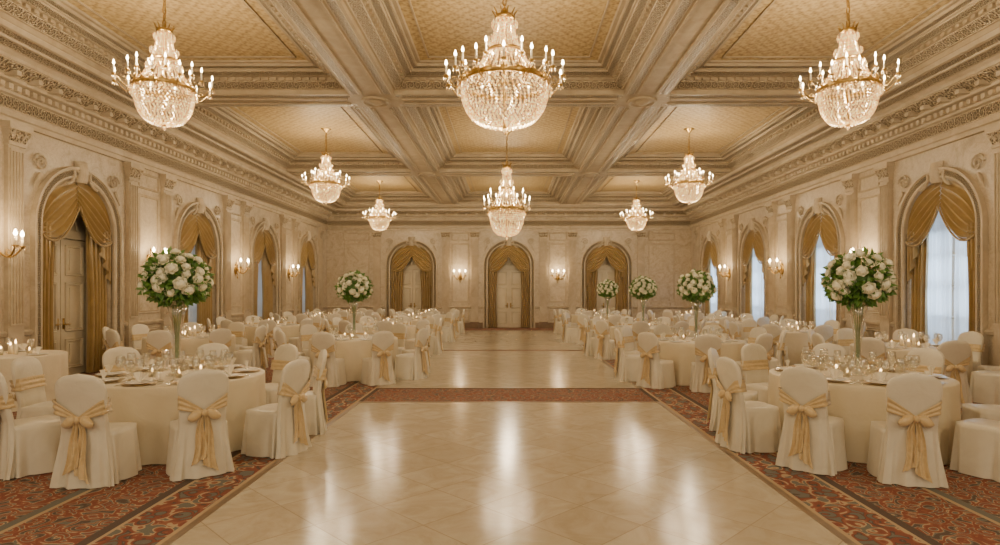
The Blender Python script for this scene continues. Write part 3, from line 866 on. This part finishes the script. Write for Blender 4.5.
def napf(u, v):
    a = (u-.5)*2.0
    return (.05*sin(a)*(.3+v)*1.3, .02*cos(a*6)*v-.01, .03+.10*v*cos(a*.7))
b.grid(napf, 24, 6); b.ball((0,-.005,.035), .02, .015, .012)
m_nap = b.mesh('napkin', [M_NAPK])
b = B()
b.box(-.004,.004,-.10,.03,.001,.004); b.box(-.011,.011,.03,.045,.001,.004)
for x in (-.010,-.004,.002,.008): b.box(x,x+.003,.045,.095,.001,.004)
b.box(-.007,.007,-.11,-.06,.001,.005)
m_fork = b.mesh('fork', [M_SILVER], False)
b = B(); b.box(-.006,.006,-.11,0,.001,.006)
b.add([(-.007,0,.002),(.007,0,.002),(.010,.06,.002),(.004,.11,.002),(-.007,.10,.002),(-.007,0,.004),(.007,0,.004),(.010,.06,.004),(.004,.11,.004),(-.007,.10,.004)],
      [(0,1,2,3,4),(5,6,7,8,9),(0,1,6,5),(1,2,7,6),(2,3,8,7),(3,4,9,8),(4,0,5,9)])
m_knife = b.mesh('knife', [M_SILVER], False)

def single(name, me, loc, rz, label, cat, group, sc=1):
    o = link(name, me, None, loc, (0,0,rz), (sc,)*3)
    o['label'] = label; o['category'] = cat; o['group'] = group
    return o

# ------------------------------------------------------------------ flowers
def rose_mesh():
    b = B()
    b.ball((0,0,.014), .020,.020,.026, 8, 6)
    for layer, (n, r, tilt, h, w) in enumerate([(3,.014,.15,.046,.030),(4,.022,.35,.046,.034),(5,.030,.62,.046,.038),(6,.034,1.0,.044,.038)]):
        for k in range(n):
            an = 2*pi*k/n+layer*.6
            def fn(u, v):
                a = (u-.5)*2; ww = w*sin(pi*(.18+.68*v))
                rr = r*.55+h*(sin(tilt)*v+.30*sin(pi*v)*(1-.5*tilt)); z = h*v*cos(tilt)-.012*v**4-.005*layer
                lx = rr-.016*(a*a)*(1-.2*v); ly = ww*a
                return (lx*cos(an)-ly*sin(an), lx*sin(an)+ly*cos(an), z)
            b.grid(fn, 4, 5)
    return b.mesh('rose', [M_ROSE])
ROSE = rose_mesh()
def foliage(rx, rz, n):
    b = B(); rnd = random.Random(3)
    for i in range(n):
        z = rnd.uniform(-.95, 1) if i % 3 else rnd.uniform(-1, -.1); a = rnd.uniform(0, 2*pi); s_ = sqrt(1-z*z)
        nrm = Vector((s_*cos(a), s_*sin(a), z)); k = rnd.uniform(.66, 1.0)
        p = Vector((nrm.x*rx*k, nrm.y*rx*k, nrm.z*rz*k))
        d = (nrm+Vector((rnd.uniform(-.9,.9), rnd.uniform(-.9,.9), rnd.uniform(-.8,.4)))).normalized()
        sd = d.cross(Vector((rnd.uniform(-1,1), rnd.uniform(-1,1), rnd.uniform(-1,1)))).normalized()
        L = rnd.uniform(.06,.115); W = L*.30; up = d.cross(sd)
        vs = [p, p+d*L*.45+sd*W+up*.01, p+d*L, p+d*L*.45-sd*W+up*.01, p+d*L*.5-up*.006]
        b.add(vs, [(0,1,4),(1,2,4),(2,3,4),(3,0,4)])
    b.ball((0,0,-.02), rx*.62, rx*.62, rz*.62, 14, 10)
    return b.mesh('foliage', [M_LEAF], False)
RX, RZ = .315, .265
FOL = foliage(RX, RZ, 900)
b = B()
b.lathe([(0,.004),(.10,.004),(.105,0),(.105,.012),(.06,.03),(.036,.06),(.034,.25),(.045,.45),(.07,.62),(.12,.80),(.118,.80),(.066,.62),(.040,.45),(.028,.25),(.028,.07),(0,.06)], 28)
VASE = b.mesh('vase', [M_GLASS])
b = B(); rnd = random.Random(5)
for k in range(11):
    a = 2*pi*k/11; r = .016
    b.tube([(r*cos(a), r*sin(a), .10+rnd.random()*.1), (r*1.2*cos(a+.6), r*1.2*sin(a+.6), .45), (.055*cos(a+1), .055*sin(a+1), .76), (.1*cos(a+1), .1*sin(a+1), .9)], .0045, 5)
STEM = b.mesh('stems', [M_LEAF])
def centrepiece_parts(nr=58):
    P = [('vase', VASE, (0,0,0),(0,0,0),(1,1,1),None), ('stems', STEM, (0,0,0),(0,0,0),(1,1,1),None),
         ('foliage', FOL, (0,0,1.04),(0,0,0),(1,1,1),None)]
    rnd = random.Random(11)
    for i in range(nr):
        z = 1-1.65*(i+.5)/nr+rnd.uniform(-.04,.04); z = max(-1, min(1, z)); a = i*2.39996+rnd.uniform(-.2,.2); s_ = sqrt(max(0,1-z*z))
        nrm = Vector((s_*cos(a), s_*sin(a), z))
        k = rnd.uniform(.92, 1.10)
        p = Vector((nrm.x*RX*k, nrm.y*RX*k, 1.04+nrm.z*RZ*k))
        e = nrm.to_track_quat('Z', 'Y').to_euler()
        sc = rnd.uniform(.9, 1.4)
        P.append(('rose', ROSE, tuple(p), tuple(e), (sc,)*3, None))
    return P
CPART = centrepiece_parts()

# ------------------------------------------------------------------ layout
ZT = .766
def settable(x, y, R, off, n, vase, detail, sgn=1, skip=(), angs=None):
    lab = 'round table in floor-length cream cloth, tall roses on top' if vase else 'round table in floor-length cream cloth set with candles'
    spawn('banquet_table', TAB[R], (x,y,0), random.random()*6, 1, lab, 'table', 'round banquet tables')
    for k in range(n):
        a = radians(angs[k] if angs else off+k*360/n)*sgn
        dx, dy = sin(a), -cos(a)
        if k not in skip:
            RC = R+.38
            spawn('banquet_chair', CHAIR, (x+RC*dx, y+RC*dy, 0), a+random.uniform(-.05,.05), 1,
                  'ivory satin covered banquet chair with gold sash bow', 'chair', 'sash-tied banquet chairs')
        px, py = x+(R-.20)*dx, y+(R-.20)*dy
        tx, ty = cos(a), sin(a)
        if detail:
            single('charger_plate', m_charger, (px,py,ZT), a, 'round gold charger plate on the tablecloth', 'plate', 'charger plates')
            single('dinner_plate', m_plate, (px,py,ZT), a, 'white porcelain dinner plate on a gold charger', 'plate', 'dinner plates')
            single('napkin', m_nap, (px,py,ZT), a, 'ivory napkin folded into a fan on a plate', 'napkin', 'folded napkins')
            single('fork', m_fork, (px-tx*.18, py-ty*.18, ZT), a, 'silver dinner fork beside a plate', 'fork', 'silver forks')
            single('knife', m_knife, (px+tx*.18, py+ty*.18, ZT), a, 'silver dinner knife beside a plate', 'knife', 'silver knives')
            single('wine_glass', m_wine, (px-dx*.18+tx*.105, py-dy*.18+ty*.105, ZT), a, 'clear stemmed wine glass on the table', 'glass', 'wine glasses', 1.15)
            single('wine_glass', m_wine, (px-dx*.18-tx*.105, py-dy*.18-ty*.105, ZT), a, 'clear stemmed wine glass on the table', 'glass', 'wine glasses', 1.25)
            single('water_goblet', m_gob, (px-dx*.26, py-dy*.26, ZT), a, 'clear short-stemmed water goblet', 'glass', 'water goblets', 1.15)
        else:
            single('dinner_plate', m_plate, (px,py,ZT-.012), a, 'white porcelain dinner plate on the tablecloth', 'plate', 'dinner plates')
            single('napkin', m_nap, (px,py,ZT-.008), a, 'ivory napkin folded into a fan on a plate', 'napkin', 'folded napkins')
            single('wine_glass', m_wine, (px-dx*.22+tx*.1, py-dy*.22+ty*.1, ZT), a, 'clear stemmed wine glass on the table', 'glass', 'wine glasses', 1.2)
    for k in range(4 if detail else 3):
        a = 2*pi*k/(4 if detail else 3)+.6
        spawn('votive_candle', [('wax', m_vcan,(0,0,0),(0,0,0),(1,1,1),None),('flame', m_vfl,(0,0,0),(0,0,0),(1,1,1),None)],
              (x+.24*cos(a), y+.24*sin(a), ZT), 0, 1.1, 'lit votive candle in a clear glass cup', 'candle', 'votive candles', m_vot)
    if not vase:
        for k in range(3):
            a = 2*pi*k/3
            spawn('pillar_candle', [('flame', m_pfl,(0,0,0),(0,0,0),(1,1,1),None)], (x+.1*cos(a), y+.1*sin(a), ZT), 0, (1,1,1.2-.25*k), 'lit ivory pillar candle at the table centre', 'candle', 'pillar candles', m_pcan)
    if vase:
        spawn('flower_centerpiece', CPART, (x,y,ZT), random.random()*6, vase, 'domed bouquet of ivory roses and greenery in tall glass vase', 'flower arrangement', 'tall rose centrepieces')

settable(-3.74, 6.76, .91, 4, 9, 1.04, True, 1, (), [1,37,74,113,153,193,233,277,321])
settable(3.93, 6.76, .91, 10, 9, 1.04, True, -1, (), [14,47,82,120,158,198,238,286,333])
settable(-3.15, 12.2, .86, -6, 9, 1.0, False)
settable(3.62, 11.6, .86, 10, 9, 1.0, False, -1)
settable(3.58, 16.0, .86, 15, 9, 1.0, False, -1)
settable(3.35, 20.4, .86, 0, 9, 1.0, False, -1)
settable(3.4, 24.6, .86, 10, 9, 0, False, -1)
for y, o in ((16.4, 12), (20.6, 3), (24.8, 18)): settable(-3.4, y, .86, o, 9, 0, False)
for y, o in ((12.7, 8), (16.9, 20), (21.1, 0), (25.0, 10)): settable(-6.75, y, .86, o, 9, 0, False)
for y, o in ((10.3, 12), (14.5, 2), (18.7, 22), (22.9, 5)): settable(6.85, y, .86, o, 9, 0, False, -1)
settable(-7.5, 9.0, .7, 200, 3, 0, False, 1, (0,1,2))

# ------------------------------------------------------------------ world + camera
w = bpy.data.worlds.new('World'); S.world = w; w.use_nodes = True
bg = w.node_tree.nodes['Background']; bg.inputs[0].default_value = (1, .86, .66, 1); bg.inputs[1].default_value = .5
cam = bpy.data.cameras.new('Camera'); co = link('Camera', cam)
co.location = (0, 0, 1.7); co.rotation_euler = (pi/2, 0, 0)
cam.sensor_width = 36; cam.lens = 21.6; cam.shift_x = -.009; cam.shift_y = .0195
cam.clip_end = 200
S.camera = co
